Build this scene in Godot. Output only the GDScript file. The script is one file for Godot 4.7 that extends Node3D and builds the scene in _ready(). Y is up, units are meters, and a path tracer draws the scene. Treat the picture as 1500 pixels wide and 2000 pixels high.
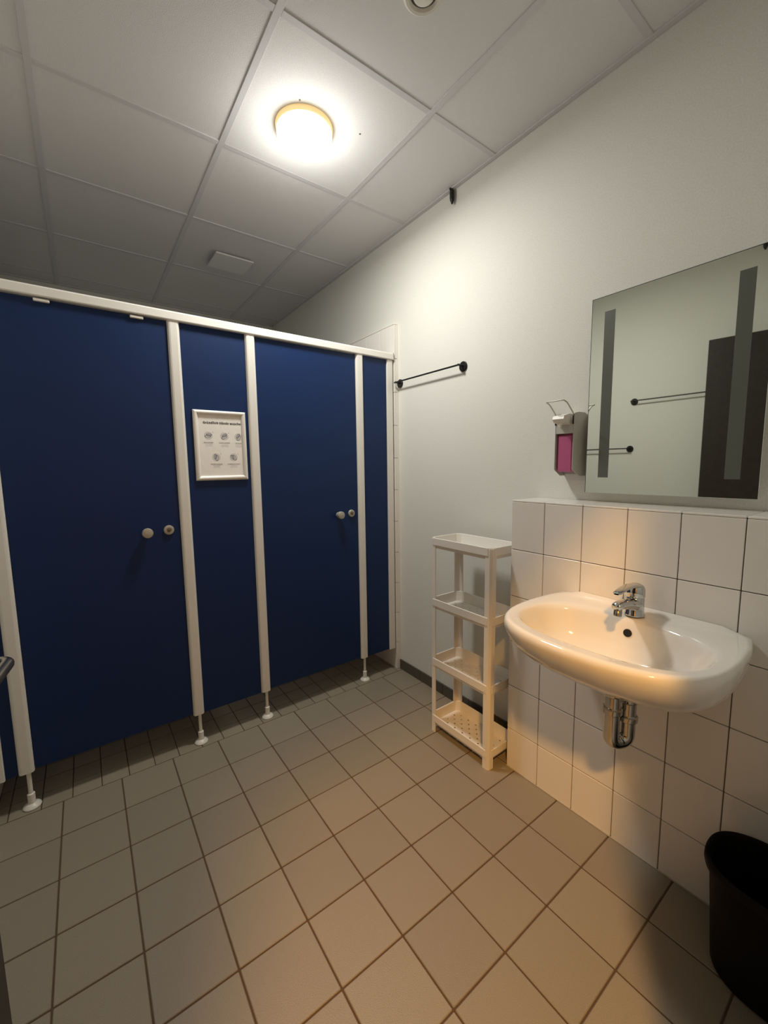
extends Node3D

# ---------------------------------------------------------------- geometry helpers
var M := {}
var taken := {}
var cache := {}
var rng := RandomNumberGenerator.new()

func begin() -> SurfaceTool:
	var st := SurfaceTool.new()
	st.begin(Mesh.PRIMITIVE_TRIANGLES)
	return st

func tri(st: SurfaceTool, a: Vector3, b: Vector3, c: Vector3, n: Vector3) -> void:
	if (b - a).cross(c - a).dot(n) > 0.0:
		var t := b
		b = c
		c = t
	st.add_vertex(a); st.add_vertex(b); st.add_vertex(c)

func quad(st: SurfaceTool, a: Vector3, b: Vector3, c: Vector3, d: Vector3, n: Vector3) -> void:
	tri(st, a, b, c, n)
	tri(st, a, c, d, n)

# box with chamfered edges
func cbox(st: SurfaceTool, lo: Vector3, hi: Vector3, b := 0.001, xf := Transform3D.IDENTITY) -> void:
	st.set_smooth_group(-1)
	var c := (lo + hi) * 0.5
	var h := (hi - lo) * 0.5
	b = minf(b, minf(h.x, minf(h.y, h.z)) * 0.8)
	var axes := [Vector3.RIGHT, Vector3.UP, Vector3.BACK]
	var P := func(sx: float, sy: float, sz: float, k: int) -> Vector3:
		var v := Vector3(sx * (h.x - (0.0 if k == 0 else b)), sy * (h.y - (0.0 if k == 1 else b)), sz * (h.z - (0.0 if k == 2 else b)))
		return xf * (c + v)
	for k in 3:
		var u := (k + 1) % 3
		var w := (k + 2) % 3
		for s in [-1.0, 1.0]:
			var p := []
			for q in [[-1.0, -1.0], [1.0, -1.0], [1.0, 1.0], [-1.0, 1.0]]:
				var sg := [0.0, 0.0, 0.0]
				sg[k] = s; sg[u] = q[0]; sg[w] = q[1]
				p.append(P.call(sg[0], sg[1], sg[2], k))
			quad(st, p[0], p[1], p[2], p[3], xf.basis * (axes[k] * s))
		for s in [-1.0, 1.0]:
			for t in [-1.0, 1.0]:
				var e := []
				for r in [-1.0, 1.0]:
					var sg := [0.0, 0.0, 0.0]
					sg[k] = r; sg[u] = s; sg[w] = t
					e.append([P.call(sg[0], sg[1], sg[2], u), P.call(sg[0], sg[1], sg[2], w)])
				quad(st, e[0][0], e[1][0], e[1][1], e[0][1], xf.basis * (axes[u] * s + axes[w] * t))
	for sx in [-1.0, 1.0]:
		for sy in [-1.0, 1.0]:
			for sz in [-1.0, 1.0]:
				tri(st, P.call(sx, sy, sz, 0), P.call(sx, sy, sz, 1), P.call(sx, sy, sz, 2), xf.basis * Vector3(sx, sy, sz))

# rings of points (angle runs from +x to +z), outside lies to the right of the way along the rings
func loft(st: SurfaceTool, rings: Array, groups := []) -> void:
	for i in rings.size() - 1:
		st.set_smooth_group(groups[i] if groups.size() > i else 0)
		var n: int = rings[i].size()
		for j in n:
			var a: Vector3 = rings[i][j]
			var b: Vector3 = rings[i + 1][j]
			var c: Vector3 = rings[i][(j + 1) % n]
			var d: Vector3 = rings[i + 1][(j + 1) % n]
			if a.distance_squared_to(c) > 1e-12:
				st.add_vertex(a); st.add_vertex(c); st.add_vertex(b)
			if b.distance_squared_to(d) > 1e-12:
				st.add_vertex(b); st.add_vertex(c); st.add_vertex(d)

func lathe(st: SurfaceTool, prof: Array, n := 32, xf := Transform3D.IDENTITY) -> void:
	var rings := []
	var groups := []
	var g := 0
	for i in prof.size():
		var ring := []
		for j in n:
			var a := TAU * j / n
			ring.append(xf * Vector3(prof[i].x * cos(a), prof[i].y, prof[i].x * sin(a)))
		rings.append(ring)
		if i > 0:
			if i > 1:
				var d0: Vector2 = (prof[i - 1] - prof[i - 2]).normalized()
				var d1: Vector2 = (prof[i] - prof[i - 1]).normalized()
				if d0.dot(d1) < 0.8:
					g += 1
			groups.append(g)
	loft(st, rings, groups)

func tube(st: SurfaceTool, pts: Array, r, n := 14, caps := true) -> void:
	var rings := []
	var up := Vector3.ZERO
	for i in pts.size():
		var t: Vector3 = (pts[mini(i + 1, pts.size() - 1)] - pts[maxi(i - 1, 0)]).normalized()
		if up == Vector3.ZERO:
			up = t.cross(Vector3.UP if absf(t.y) < 0.9 else Vector3.RIGHT).normalized()
		up = (up - t * up.dot(t)).normalized()
		var side := up.cross(t)
		var ring := []
		var rr: float = r[i] if r is Array else r
		for j in n:
			var a := TAU * j / n
			ring.append(pts[i] + (up * cos(a) + side * sin(a)) * rr)
		rings.append(ring)
	var groups := []
	for i in rings.size() - 1:
		groups.append(0)
	loft(st, rings, groups)
	if caps:
		st.set_smooth_group(-1)
		for e in [0, pts.size() - 1]:
			var nrm: Vector3 = (pts[0] - pts[1]) if e == 0 else (pts[e] - pts[e - 1])
			for j in n:
				tri(st, pts[e], rings[e][j], rings[e][(j + 1) % n], nrm)

# smooth path through points
func spline(pts: Array, k := 6) -> Array:
	var out := []
	for i in pts.size() - 1:
		var p0: Vector3 = pts[maxi(i - 1, 0)]
		var p1: Vector3 = pts[i]
		var p2: Vector3 = pts[i + 1]
		var p3: Vector3 = pts[mini(i + 2, pts.size() - 1)]
		for j in k:
			out.append(p1.cubic_interpolate(p2, p0, p3, float(j) / k))
	out.append(pts[-1])
	return out

# path with rounded corners
func rounded(pts: Array, r: float, k := 6) -> Array:
	var out := [pts[0]]
	for i in range(1, pts.size() - 1):
		var p: Vector3 = pts[i]
		var a: Vector3 = p + (pts[i - 1] - p).normalized() * r
		var b: Vector3 = p + (pts[i + 1] - p).normalized() * r
		for j in k + 1:
			var t := float(j) / k
			out.append(a.lerp(p, t).lerp(p.lerp(b, t), t))
	out.append(pts[-1])
	return out

# extrude a convex-enough polygon (points in xy) from z0 to z1, placed by xf
func prism(st: SurfaceTool, poly: Array, z0: float, z1: float, xf := Transform3D.IDENTITY) -> void:
	st.set_smooth_group(-1)
	var idx := Geometry2D.triangulate_polygon(PackedVector2Array(poly))
	for i in range(0, idx.size(), 3):
		for e in [[z0, -1.0], [z1, 1.0]]:
			var p := []
			for q in 3:
				var v: Vector2 = poly[idx[i + q]]
				p.append(xf * Vector3(v.x, v.y, e[0]))
			tri(st, p[0], p[1], p[2], xf.basis * Vector3(0, 0, e[1]))
	var area := 0.0
	for i in poly.size():
		var a: Vector2 = poly[i]
		var b: Vector2 = poly[(i + 1) % poly.size()]
		area += a.cross(b)
	for i in poly.size():
		var a: Vector2 = poly[i]
		var b: Vector2 = poly[(i + 1) % poly.size()]
		var d := (b - a) * signf(area)
		quad(st, xf * Vector3(a.x, a.y, z0), xf * Vector3(b.x, b.y, z0), xf * Vector3(b.x, b.y, z1), xf * Vector3(a.x, a.y, z1), xf.basis * Vector3(d.y, -d.x, 0))

func along(origin: Vector3, dir: Vector3) -> Transform3D:   # y axis of a lathe laid along dir
	var y := dir.normalized()
	var x := y.cross(Vector3.UP if absf(y.y) < 0.9 else Vector3.RIGHT).normalized()
	return Transform3D(Basis(x, y, x.cross(y)), origin)

# ---------------------------------------------------------------- object helpers
func numbered(called: String) -> String:
	var k: int = taken.get(called, 0)
	taken[called] = k + 1
	return called if k == 0 else "%s_%03d" % [called, k]

func inst(called: String, mesh: Mesh, m: Material, parent: Node, at := Vector3.ZERO) -> MeshInstance3D:
	var o := MeshInstance3D.new()
	o.name = numbered(called) if parent == self else called
	o.mesh = mesh
	o.material_override = m
	o.position = at
	o.cast_shadow = GeometryInstance3D.SHADOW_CASTING_SETTING_ON
	parent.add_child(o, true)
	return o

func obj(called: String, st: SurfaceTool, m: Material, parent: Node, at := Vector3.ZERO) -> MeshInstance3D:
	st.generate_normals()
	st.index()
	return inst(called, st.commit(), m, parent, at)

func thing(called: String, label: String, category: String, at := Vector3.ZERO, group := "") -> Node3D:
	var o := Node3D.new()
	o.name = numbered(called)
	add_child(o)
	o.position = at
	o.set_meta("label", label)
	o.set_meta("category", category)
	if group != "":
		o.set_meta("group", group)
	return o

func structure(called: String, label: String, category: String) -> Node3D:
	var o := Node3D.new()
	o.name = called
	add_child(o)
	o.set_meta("kind", "structure")
	o.set_meta("label", label)
	o.set_meta("category", category)
	return o

func box_part(called: String, lo: Vector3, hi: Vector3, m: Material, parent: Node, b := 0.001) -> MeshInstance3D:
	var st := begin()
	var c := (lo + hi) * 0.5
	cbox(st, lo - c, hi - c, b)
	return obj(called, st, m, parent, c)

func tile_mesh(size: Vector3, b: float) -> ArrayMesh:
	var key := "%.4f %.4f %.4f %.4f" % [size.x, size.y, size.z, b]
	if not cache.has(key):
		var st := begin()
		cbox(st, -size * 0.5, size * 0.5, b)
		st.generate_normals()
		st.index()
		cache[key] = st.commit()
	return cache[key]

func tile(parent: Node, lo: Vector3, hi: Vector3, m: Material, b := 0.0015, called := "tile") -> void:
	inst(called, tile_mesh(hi - lo, b), m, parent, (lo + hi) * 0.5)

# ---------------------------------------------------------------- materials
func paint(c: Color, rough: float, metal := 0.0, spec := 0.5) -> StandardMaterial3D:
	var m := StandardMaterial3D.new()
	m.albedo_color = c
	m.roughness = rough
	m.metallic = metal
	m.metallic_specular = spec
	return m

func noise_image(seed_: int, freq: float, lo: float, hi: float, tint := Color.WHITE, size := 512, octaves := 3, contrast := 1.0) -> ImageTexture:
	var f := FastNoiseLite.new()
	f.seed = seed_
	f.noise_type = FastNoiseLite.TYPE_SIMPLEX_SMOOTH
	f.frequency = freq
	f.fractal_octaves = octaves
	var src := f.get_seamless_image(size, size)
	var img := Image.create(size, size, true, Image.FORMAT_RGB8)
	for y in size:
		for x in size:
			var v := clampf((src.get_pixel(x, y).r - 0.5) * contrast + 0.5, 0.0, 1.0)
			var k := lerpf(lo, hi, v)
			img.set_pixel(x, y, Color(k * tint.r, k * tint.g, k * tint.b))
	img.generate_mipmaps()
	return ImageTexture.create_from_image(img)

func textured(m: StandardMaterial3D, albedo: Texture2D, bump: Texture2D, metres: float, depth_cm: float) -> StandardMaterial3D:
	m.uv1_triplanar = true
	m.uv1_world_triplanar = true
	m.uv1_scale = Vector3.ONE / metres
	if albedo:
		m.albedo_texture = albedo
	if bump:
		m.heightmap_enabled = true
		m.heightmap_texture = bump
		m.heightmap_scale = depth_cm
	return m

func make_materials() -> void:
	var fine := noise_image(3, 0.09, 0.95, 1.0, Color.WHITE, 512, 3, 1.3)
	var grain := noise_image(4, 0.22, 0.72, 1.0, Color.WHITE, 512, 2, 1.6)
	var speckle := noise_image(9, 0.25, 0.82, 1.0, Color.WHITE, 512, 2, 2.2)
	var coarse := noise_image(5, 0.012, 0.9, 1.0, Color.WHITE, 256, 3, 1.3)
	var bump := noise_image(6, 0.12, 0.0, 1.0, Color.WHITE, 512, 2, 1.4)
	M.wall = textured(paint(Color(0.915, 0.915, 0.885), 0.75), fine, bump, 0.30, 0.004)
	M.ceiling = textured(paint(Color(0.985, 0.98, 0.985), 0.9), speckle, bump, 0.22, 0.03)
	M.ceiling_smooth = textured(paint(Color(0.95, 0.95, 0.95), 0.85), fine, bump, 0.25, 0.02)
	M.grid = paint(Color(0.84, 0.84, 0.85), 0.6)
	M.floor_tiles = []
	for k in 4:
		var s: float = [1.0, 0.97, 1.02, 0.985][k]
		M.floor_tiles.append(textured(paint(Color(0.665 * s, 0.62 * s, 0.545 * s), 0.42), grain, bump, 0.16, 0.02))
	M.grout_floor = textured(paint(Color(0.36, 0.28, 0.21), 0.95), fine, null, 0.2, 0.0)
	M.grout_wall = paint(Color(0.47, 0.42, 0.37), 0.95)
	M.sealant = paint(Color(0.70, 0.66, 0.60), 0.5)
	M.wall_tiles = []
	for k in 3:
		var s: float = [1.0, 0.985, 1.01][k]
		M.wall_tiles.append(textured(paint(Color(0.93 * s, 0.915 * s, 0.89 * s), 0.16), null, coarse, 0.3, 0.02))
	M.skirting = textured(paint(Color(0.40, 0.375, 0.33), 0.45), grain, null, 0.16, 0.0)
	M.blue = textured(paint(Color(0.04, 0.16, 0.34), 0.45, 0.0, 0.4), fine, bump, 0.12, 0.012)
	M.aluminium = paint(Color(0.90, 0.89, 0.86), 0.42, 0.1)
	M.cap = paint(Color(0.66, 0.65, 0.62), 0.5, 0.1)
	M.plastic_white = paint(Color(0.90, 0.885, 0.85), 0.35)
	M.knob = paint(Color(0.70, 0.68, 0.63), 0.3, 0.25)
	M.knob_dark = paint(Color(0.42, 0.37, 0.32), 0.35, 0.4)
	M.black = paint(Color(0.045, 0.045, 0.05), 0.4)
	M.chrome = paint(Color(0.80, 0.80, 0.79), 0.07, 1.0)
	M.steel = textured(paint(Color(0.78, 0.775, 0.75), 0.4, 0.25), fine, null, 0.1, 0.0)
	M.brushed = paint(Color(0.66, 0.64, 0.60), 0.25, 1.0)
	M.ceramic = paint(Color(0.93, 0.915, 0.885), 0.08)
	M.ceramic.clearcoat_enabled = true
	M.ceramic.clearcoat = 0.5
	M.ceramic.clearcoat_roughness = 0.03
	M.hole = paint(Color(0.05, 0.035, 0.02), 0.7)
	M.shelf = paint(Color(0.92, 0.905, 0.875), 0.38)
	M.mirror = paint(Color(0.88, 0.90, 0.865), 0.015, 1.0)
	M.mirror_edge = paint(Color(0.25, 0.29, 0.26), 0.2)
	M.frost = paint(Color(0.36, 0.375, 0.345), 0.45)
	M.soap = paint(Color(0.76, 0.38, 0.55), 0.3)
	M.soap.backlight_enabled = true
	M.soap.backlight = Color(0.45, 0.08, 0.25)
	M.soap_dark = paint(Color(0.50, 0.04, 0.22), 0.3)
	M.bin = paint(Color(0.05, 0.036, 0.034), 0.6, 0.0, 0.3)
	M.door_brown = textured(paint(Color(0.20, 0.175, 0.16), 0.45), noise_image(8, 0.03, 0.8, 1.0, Color.WHITE, 256, 4, 1.4), null, 0.4, 0.0)
	M.jamb = paint(Color(0.62, 0.60, 0.56), 0.5)
	M.print_black = paint(Color(0.10, 0.09, 0.09), 0.8)
	M.print_grey = paint(Color(0.33, 0.31, 0.30), 0.8)
	M.corridor = paint(Color(0.62, 0.58, 0.53), 0.8)
	M.corridor_floor = paint(Color(0.36, 0.33, 0.30), 0.5)
	M.lamp_ring = paint(Color(1.0, 0.90, 0.66), 0.35)
	M.lamp_ring.emission_enabled = true
	M.lamp_ring.emission = Color(1.0, 0.86, 0.60)
	M.lamp_ring.emission_energy_multiplier = 0.5
	M.lamp_glow = paint(Color(1, 0.98, 0.93), 0.4)
	M.lamp_glow.emission_enabled = true
	M.lamp_glow.emission = Color(1.0, 0.965, 0.88)
	M.lamp_glow.emission_energy_multiplier = 2.2
	M.corridor_glow = paint(Color(1, 0.9, 0.75), 0.4)
	M.corridor_glow.emission_enabled = true
	M.corridor_glow.emission = Color(1.0, 0.72, 0.42)
	M.corridor_glow.emission_energy_multiplier = 3.0

# ---------------------------------------------------------------- room measures (metres)
const XL := -0.61      # left wall
const XR := 1.37       # right wall
const ZB := -2.2       # wall behind the cubicles
const ZF := 1.76       # wall with the entrance door
const H := 2.705       # ceiling
const XT := 1.19       # face of the tiled ledge wall
const ZT := 0.757      # its free end
const YT := 1.181      # its top
const ZC := -0.225     # front face of the cubicle posts
const DX0 := -0.555    # doorway
const DX1 := 0.39
const DY := 2.10
const ZO := 1.91

const LAMP := Vector3(0.597, H, 0.153)
const CORRIDOR_LAMP := Vector3(-0.85, 2.92, 2.55)
const LAMP_ENERGY := 1.68
const CORRIDOR_ENERGY := 8.5

func _ready() -> void:
	rng.seed = 7
	# camera
	var cam := Camera3D.new()
	cam.name = "camera"
	cam.position = Vector3(-0.2368, 1.3326, 1.8047)
	cam.rotation = Vector3(-0.11155, -0.63239, -0.01310)
	cam.fov = rad_to_deg(2.0 * atan(1000.0 / 798.15))
	cam.near = 0.02
	add_child(cam)
	cam.current = true
	# environment
	var we := WorldEnvironment.new()
	we.name = "world_environment"
	var env := Environment.new()
	env.background_mode = Environment.BG_COLOR
	env.background_color = Color(0, 0, 0)
	env.tonemap_mode = Environment.TONE_MAPPER_LINEAR
	env.tonemap_exposure = 1.0
	env.sdfgi_enabled = true
	env.ssao_enabled = true
	env.ssil_enabled = true
	we.environment = env
	add_child(we)
	make_materials()
	ceiling_lamp(LAMP, "ceiling_lamp", "round white glowing ceiling lamp on a ceiling panel beside the white wall", LAMP_ENERGY, Color(1.0, 0.99, 0.962), M.lamp_glow)
	ceiling_lamp(CORRIDOR_LAMP, "corridor_lamp", "round warm ceiling lamp in the corridor outside the open door", CORRIDOR_ENERGY, Color(1.0, 0.735, 0.38), M.corridor_glow)
	build_floor()
	build_walls()
	build_ceiling()
	build_cubicles()
	build_entrance_door()
	build_basin()
	build_faucet()
	build_trap()
	build_mirror()
	build_shelf()
	build_dispenser()
	build_bin()
	build_towel_bars()
	build_poster()
	build_ceiling_items()

# ---------------------------------------------------------------- lamps
func ceiling_lamp(at: Vector3, called: String, label: String, energy: float, color: Color, glow: Material) -> void:
	var t := thing(called, label, "lamp", at)
	var st := begin()
	lathe(st, [Vector2(0.0001, -0.020), Vector2(0.108, -0.022), Vector2(0.113, -0.020), Vector2(0.115, -0.004), Vector2(0.115, 0.0), Vector2(0.0001, 0.0)].map(func(v): return Vector2(v.x, v.y)), 48)
	obj("base_ring", st, M.lamp_ring, t)
	st = begin()
	lathe(st, [Vector2(0.0001, -0.058), Vector2(0.05, -0.0565), Vector2(0.085, -0.052), Vector2(0.103, -0.043), Vector2(0.111, -0.032), Vector2(0.111, -0.018)], 48)
	obj("diffuser", st, glow, t)
	var l := AreaLight3D.new()            # as wide as the glowing face, just below it
	l.name = "lamp_light"
	l.position = Vector3(0, -0.064, 0)
	l.rotation = Vector3(-PI / 2, 0, 0)
	l.area_size = Vector2(0.19, 0.19)
	l.light_energy = energy
	l.light_color = color
	l.area_range = 12.0
	l.area_attenuation = 2.0
	l.shadow_enabled = true
	t.add_child(l)
	var g := OmniLight3D.new()             # the light that leaves the glass drum sideways
	g.name = "lamp_side_light"
	g.position = Vector3(0, -0.13, 0)
	g.light_size = 0.10
	g.light_energy = energy * 0.075
	g.light_color = color
	g.omni_range = 12.0
	g.omni_attenuation = 2.0
	g.shadow_enabled = true
	t.add_child(g)

# ---------------------------------------------------------------- floor
func build_floor() -> void:
	var f := structure("floor", "floor of square brown-grey tiles with dark joints", "floor")
	box_part("grout_bed", Vector3(XL - 0.15, -0.12, ZB - 0.15), Vector3(XR + 0.15, -0.0025, ZF + 0.15), M.grout_floor, f)
	var g := 0.0022
	for i in range(-4, 7):
		for j in range(-1, 9):
			var x0 := maxf(i * 0.2, XL)
			var x1 := minf((i + 1) * 0.2, XR)
			var z0 := j * 0.2
			var z1 := minf((j + 1) * 0.2, ZF)
			if i == -4:
				continue
			if x0 >= XT - 0.001 and z0 >= ZT - 0.05:
				continue
			if x1 > XT and z0 >= ZT:
				x1 = XT
			if i == 6:
				z1 = minf(z1, ZT)
			if i == 5 and z0 < ZT and z1 > ZT:
				pass
			if x1 - x0 < 0.02 or z1 - z0 < 0.02:
				continue
			tile(f, Vector3(x0 + g, -0.01, z0 + g), Vector3(x1 - g, rng.randf_range(-0.0003, 0.0003), z1 - g), M.floor_tiles[rng.randi() % 4], 0.0018)
	# small tiles inside the cubicles
	var rows := 7
	for j in rows:
		var z1 := -0.2 - j * 0.1
		for k in range(-7, 14):
			var x0 := maxf(0.03 + k * 0.1, XL)
			var x1 := minf(0.13 + k * 0.1, XR)
			if x1 - x0 > 0.015:
				tile(f, Vector3(x0 + 0.0018, -0.01, z1 - 0.1 + 0.0018), Vector3(x1 - 0.0018, 0, z1 - 0.0018), M.floor_tiles[rng.randi() % 4], 0.0012)
	var st := begin()
	for j in range(rows, 20):
		var z1 := -0.2 - j * 0.1
		for k in range(-7, 14):
			var x0 := maxf(0.03 + k * 0.1, XL)
			var x1 := minf(0.13 + k * 0.1, XR)
			if x1 - x0 > 0.015:
				cbox(st, Vector3(x0 + 0.0018, -0.01, z1 - 0.1 + 0.0018), Vector3(x1 - 0.0018, 0, z1 - 0.0018), 0.0012)
	obj("rear_tiles", st, M.floor_tiles[0], f).set_meta("kind", "stuff")
	# corridor outside the door
	var c := structure("floor_corridor", "plain floor of the corridor outside", "floor")
	box_part("slab", Vector3(-2.0, -0.12, ZF + 0.15), Vector3(2.0, 0.0, 3.6), M.corridor_floor, c)

# ---------------------------------------------------------------- walls
func build_walls() -> void:
	var r := structure("wall_right", "white painted wall with tiled cladding and tiled ledge", "wall")
	box_part("plaster", Vector3(XR, 0, ZB - 0.15), Vector3(XR + 0.15, 2.92, ZO), M.wall, r)
	# tall tiled cladding inside the cubicle
	var cx := 1.343
	var ct := 2.183
	box_part("cladding_bed", Vector3(cx + 0.003, 0, ZB), Vector3(XR, ct - 0.003, ZC - 0.003), M.grout_wall, r)
	var n := 0
	for k in 14:
		var z1 := ZC - k * 0.15
		var z0 := maxf(z1 - 0.15, ZB)
		if z1 - z0 < 0.02:
			continue
		var y0 := 0.0
		var y1 := 0.183
		for j in 11:
			tile(r, Vector3(cx, y0 + 0.0012, z0 + 0.0012), Vector3(cx + 0.007, y1 - 0.0012, z1 - (0.0 if k == 0 else 0.0012)), M.wall_tiles[rng.randi() % 3], 0.001)
			if k == 0:
				tile(r, Vector3(cx + 0.0075, y0 + 0.0012, ZC - 0.007), Vector3(XR - 0.0005, y1 - 0.0012, ZC), M.wall_tiles[1], 0.001)
			y0 = y1
			y1 += 0.2
	box_part("edge_trim", Vector3(cx - 0.002, ct - 0.003, ZB), Vector3(XR, ct + 0.004, ZC + 0.002), M.plastic_white, r, 0.002)
	box_part("edge_trim", Vector3(XR - 0.007, 0.0, ZC), Vector3(XR, ct + 0.004, ZC + 0.003), M.plastic_white, r, 0.001)
	# tiled ledge wall behind the basin
	box_part("ledge_core", Vector3(XT + 0.0045, 0, ZT + 0.0045), Vector3(XR, YT - 0.0035, ZF), M.grout_wall, r)
	var ys := [0.0]
	for k in 6:
		ys.append(YT - (5 - k) * 0.2)
	for k in 7:
		var z0 := ZT + k * 0.1495
		var z1 := minf(z0 + 0.1495, ZF)
		for j in 6:
			tile(r, Vector3(XT, ys[j] + 0.0014, z0 + 0.0014), Vector3(XT + 0.009, ys[j + 1] - 0.0014, z1 - 0.0014), M.wall_tiles[rng.randi() % 3], 0.0013)
		tile(r, Vector3(XT, YT - 0.009 + 0.0085, z0 + 0.0014), Vector3(XR - 0.002, YT + 0.006, z1 - 0.0014), M.wall_tiles[rng.randi() % 3], 0.0015)
	for j in 6:
		tile(r, Vector3(XT + 0.0095, ys[j] + 0.0014, ZT), Vector3(XR - 0.002, ys[j + 1] - 0.0014, ZT + 0.009), M.wall_tiles[rng.randi() % 3], 0.0013)
	box_part("sealant", Vector3(XT - 0.0035, -0.001, ZT), Vector3(XT + 0.0005, 0.003, ZF), M.sealant, r, 0.0008)
	# skirting tiles along the painted part
	var b := structure("baseboard_right", "dark grey tile skirting along the white wall", "baseboard")
	var zz := ZC + 0.004
	while zz < ZT - 0.02:
		var z1 := minf(zz + 0.2, ZT - 0.001)
		tile(b, Vector3(XR - 0.009, 0.001, zz + 0.001), Vector3(XR - 0.0003, 0.064, z1 - 0.001), M.skirting, 0.001)
		zz += 0.2
	var l := structure("wall_left", "white painted wall with towel bars", "wall")
	box_part("plaster", Vector3(XL - 0.15, 0, ZB - 0.15), Vector3(XL, 2.92, ZO), M.wall, l)
	var k := structure("wall_back", "white painted wall behind the cubicles", "wall")
	box_part("plaster", Vector3(XL, 0, ZB - 0.15), Vector3(XR, H + 0.1, ZB), M.wall, k)
	var f := structure("wall_front", "white painted wall around the doorway", "wall")
	box_part("plaster", Vector3(XL, 0, ZF), Vector3(DX0, 2.92, ZO), M.wall, f)
	box_part("plaster", Vector3(DX1, 0, ZF), Vector3(XR, 2.92, ZO), M.wall, f)
	box_part("lintel", Vector3(DX0, DY, ZF), Vector3(DX1, 2.92, ZO), M.wall, f)
	var c := structure("wall_corridor", "cream corridor walls outside the door", "wall")
	box_part("plaster", Vector3(-2.15, 0, ZO), Vector3(-2.0, 2.92, 3.6), M.corridor, c)
	box_part("plaster", Vector3(2.0, 0, ZO), Vector3(2.15, 2.92, 3.6), M.corridor, c)
	box_part("plaster", Vector3(-2.15, 0, 3.6), Vector3(2.15, 2.92, 3.75), M.corridor, c)
	box_part("plaster", Vector3(-2.15, 0, ZO - 0.1), Vector3(XL - 0.15, 2.92, ZO), M.corridor, c)
	box_part("plaster", Vector3(XR + 0.15, 0, ZO - 0.1), Vector3(2.15, 2.92, ZO), M.corridor, c)

# ---------------------------------------------------------------- ceiling
func build_ceiling() -> void:
	var c := structure("ceiling", "suspended ceiling of white mineral panels in a metal grid", "ceiling")
	box_part("slab", Vector3(XL - 0.15, H + 0.06, ZB - 0.15), Vector3(XR + 0.15, H + 0.2, ZF), M.grid, c)
	box_part("corridor_slab", Vector3(-2.15, 2.92, ZO), Vector3(2.15, 3.1, 3.75), M.corridor, c)
	var xs := [XL, -0.28, 0.345, 0.97, XR]
	var zs := [ZB, -2.0, -1.375, -0.75, -0.125, 0.503, 1.128, ZF]
	var w := 0.012
	for i in xs.size() - 1:
		for j in zs.size() - 1:
			var lit: bool = i == 2 and j == 4
			var y: float = H - 0.003 if lit else H
			tile(c, Vector3(xs[i] + 0.002, y, zs[j] + 0.002), Vector3(xs[i + 1] - 0.002, H + 0.018, zs[j + 1] - 0.002), M.ceiling_smooth if lit else M.ceiling, 0.002, "panel")
	for i in range(1, xs.size() - 1):
		box_part("grid_rail", Vector3(xs[i] - w, H - 0.004, ZB), Vector3(xs[i] + w, H + 0.0005, ZF), M.grid, c, 0.001)
	for j in range(1, zs.size() - 1):
		for i in xs.size() - 1:
			box_part("grid_rail", Vector3(xs[i] + w, H - 0.0036, zs[j] - w), Vector3(xs[i + 1] - w, H + 0.0005, zs[j] + w), M.grid, c, 0.001)
	box_part("edge_angle", Vector3(XR - 0.022, H - 0.006, ZB), Vector3(XR - 0.0003, H + 0.0005, ZF), M.grid, c, 0.001)
	box_part("edge_angle", Vector3(XL + 0.0003, H - 0.006, ZB), Vector3(XL + 0.022, H + 0.0005, ZF), M.grid, c, 0.001)
	box_part("edge_angle", Vector3(XL + 0.022, H - 0.006, ZB + 0.0003), Vector3(XR - 0.022, H + 0.0005, ZB + 0.022), M.grid, c, 0.001)
	box_part("edge_angle", Vector3(XL + 0.022, H - 0.006, ZF - 0.022), Vector3(XR - 0.022, H + 0.0005, ZF - 0.0003), M.grid, c, 0.001)

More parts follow.
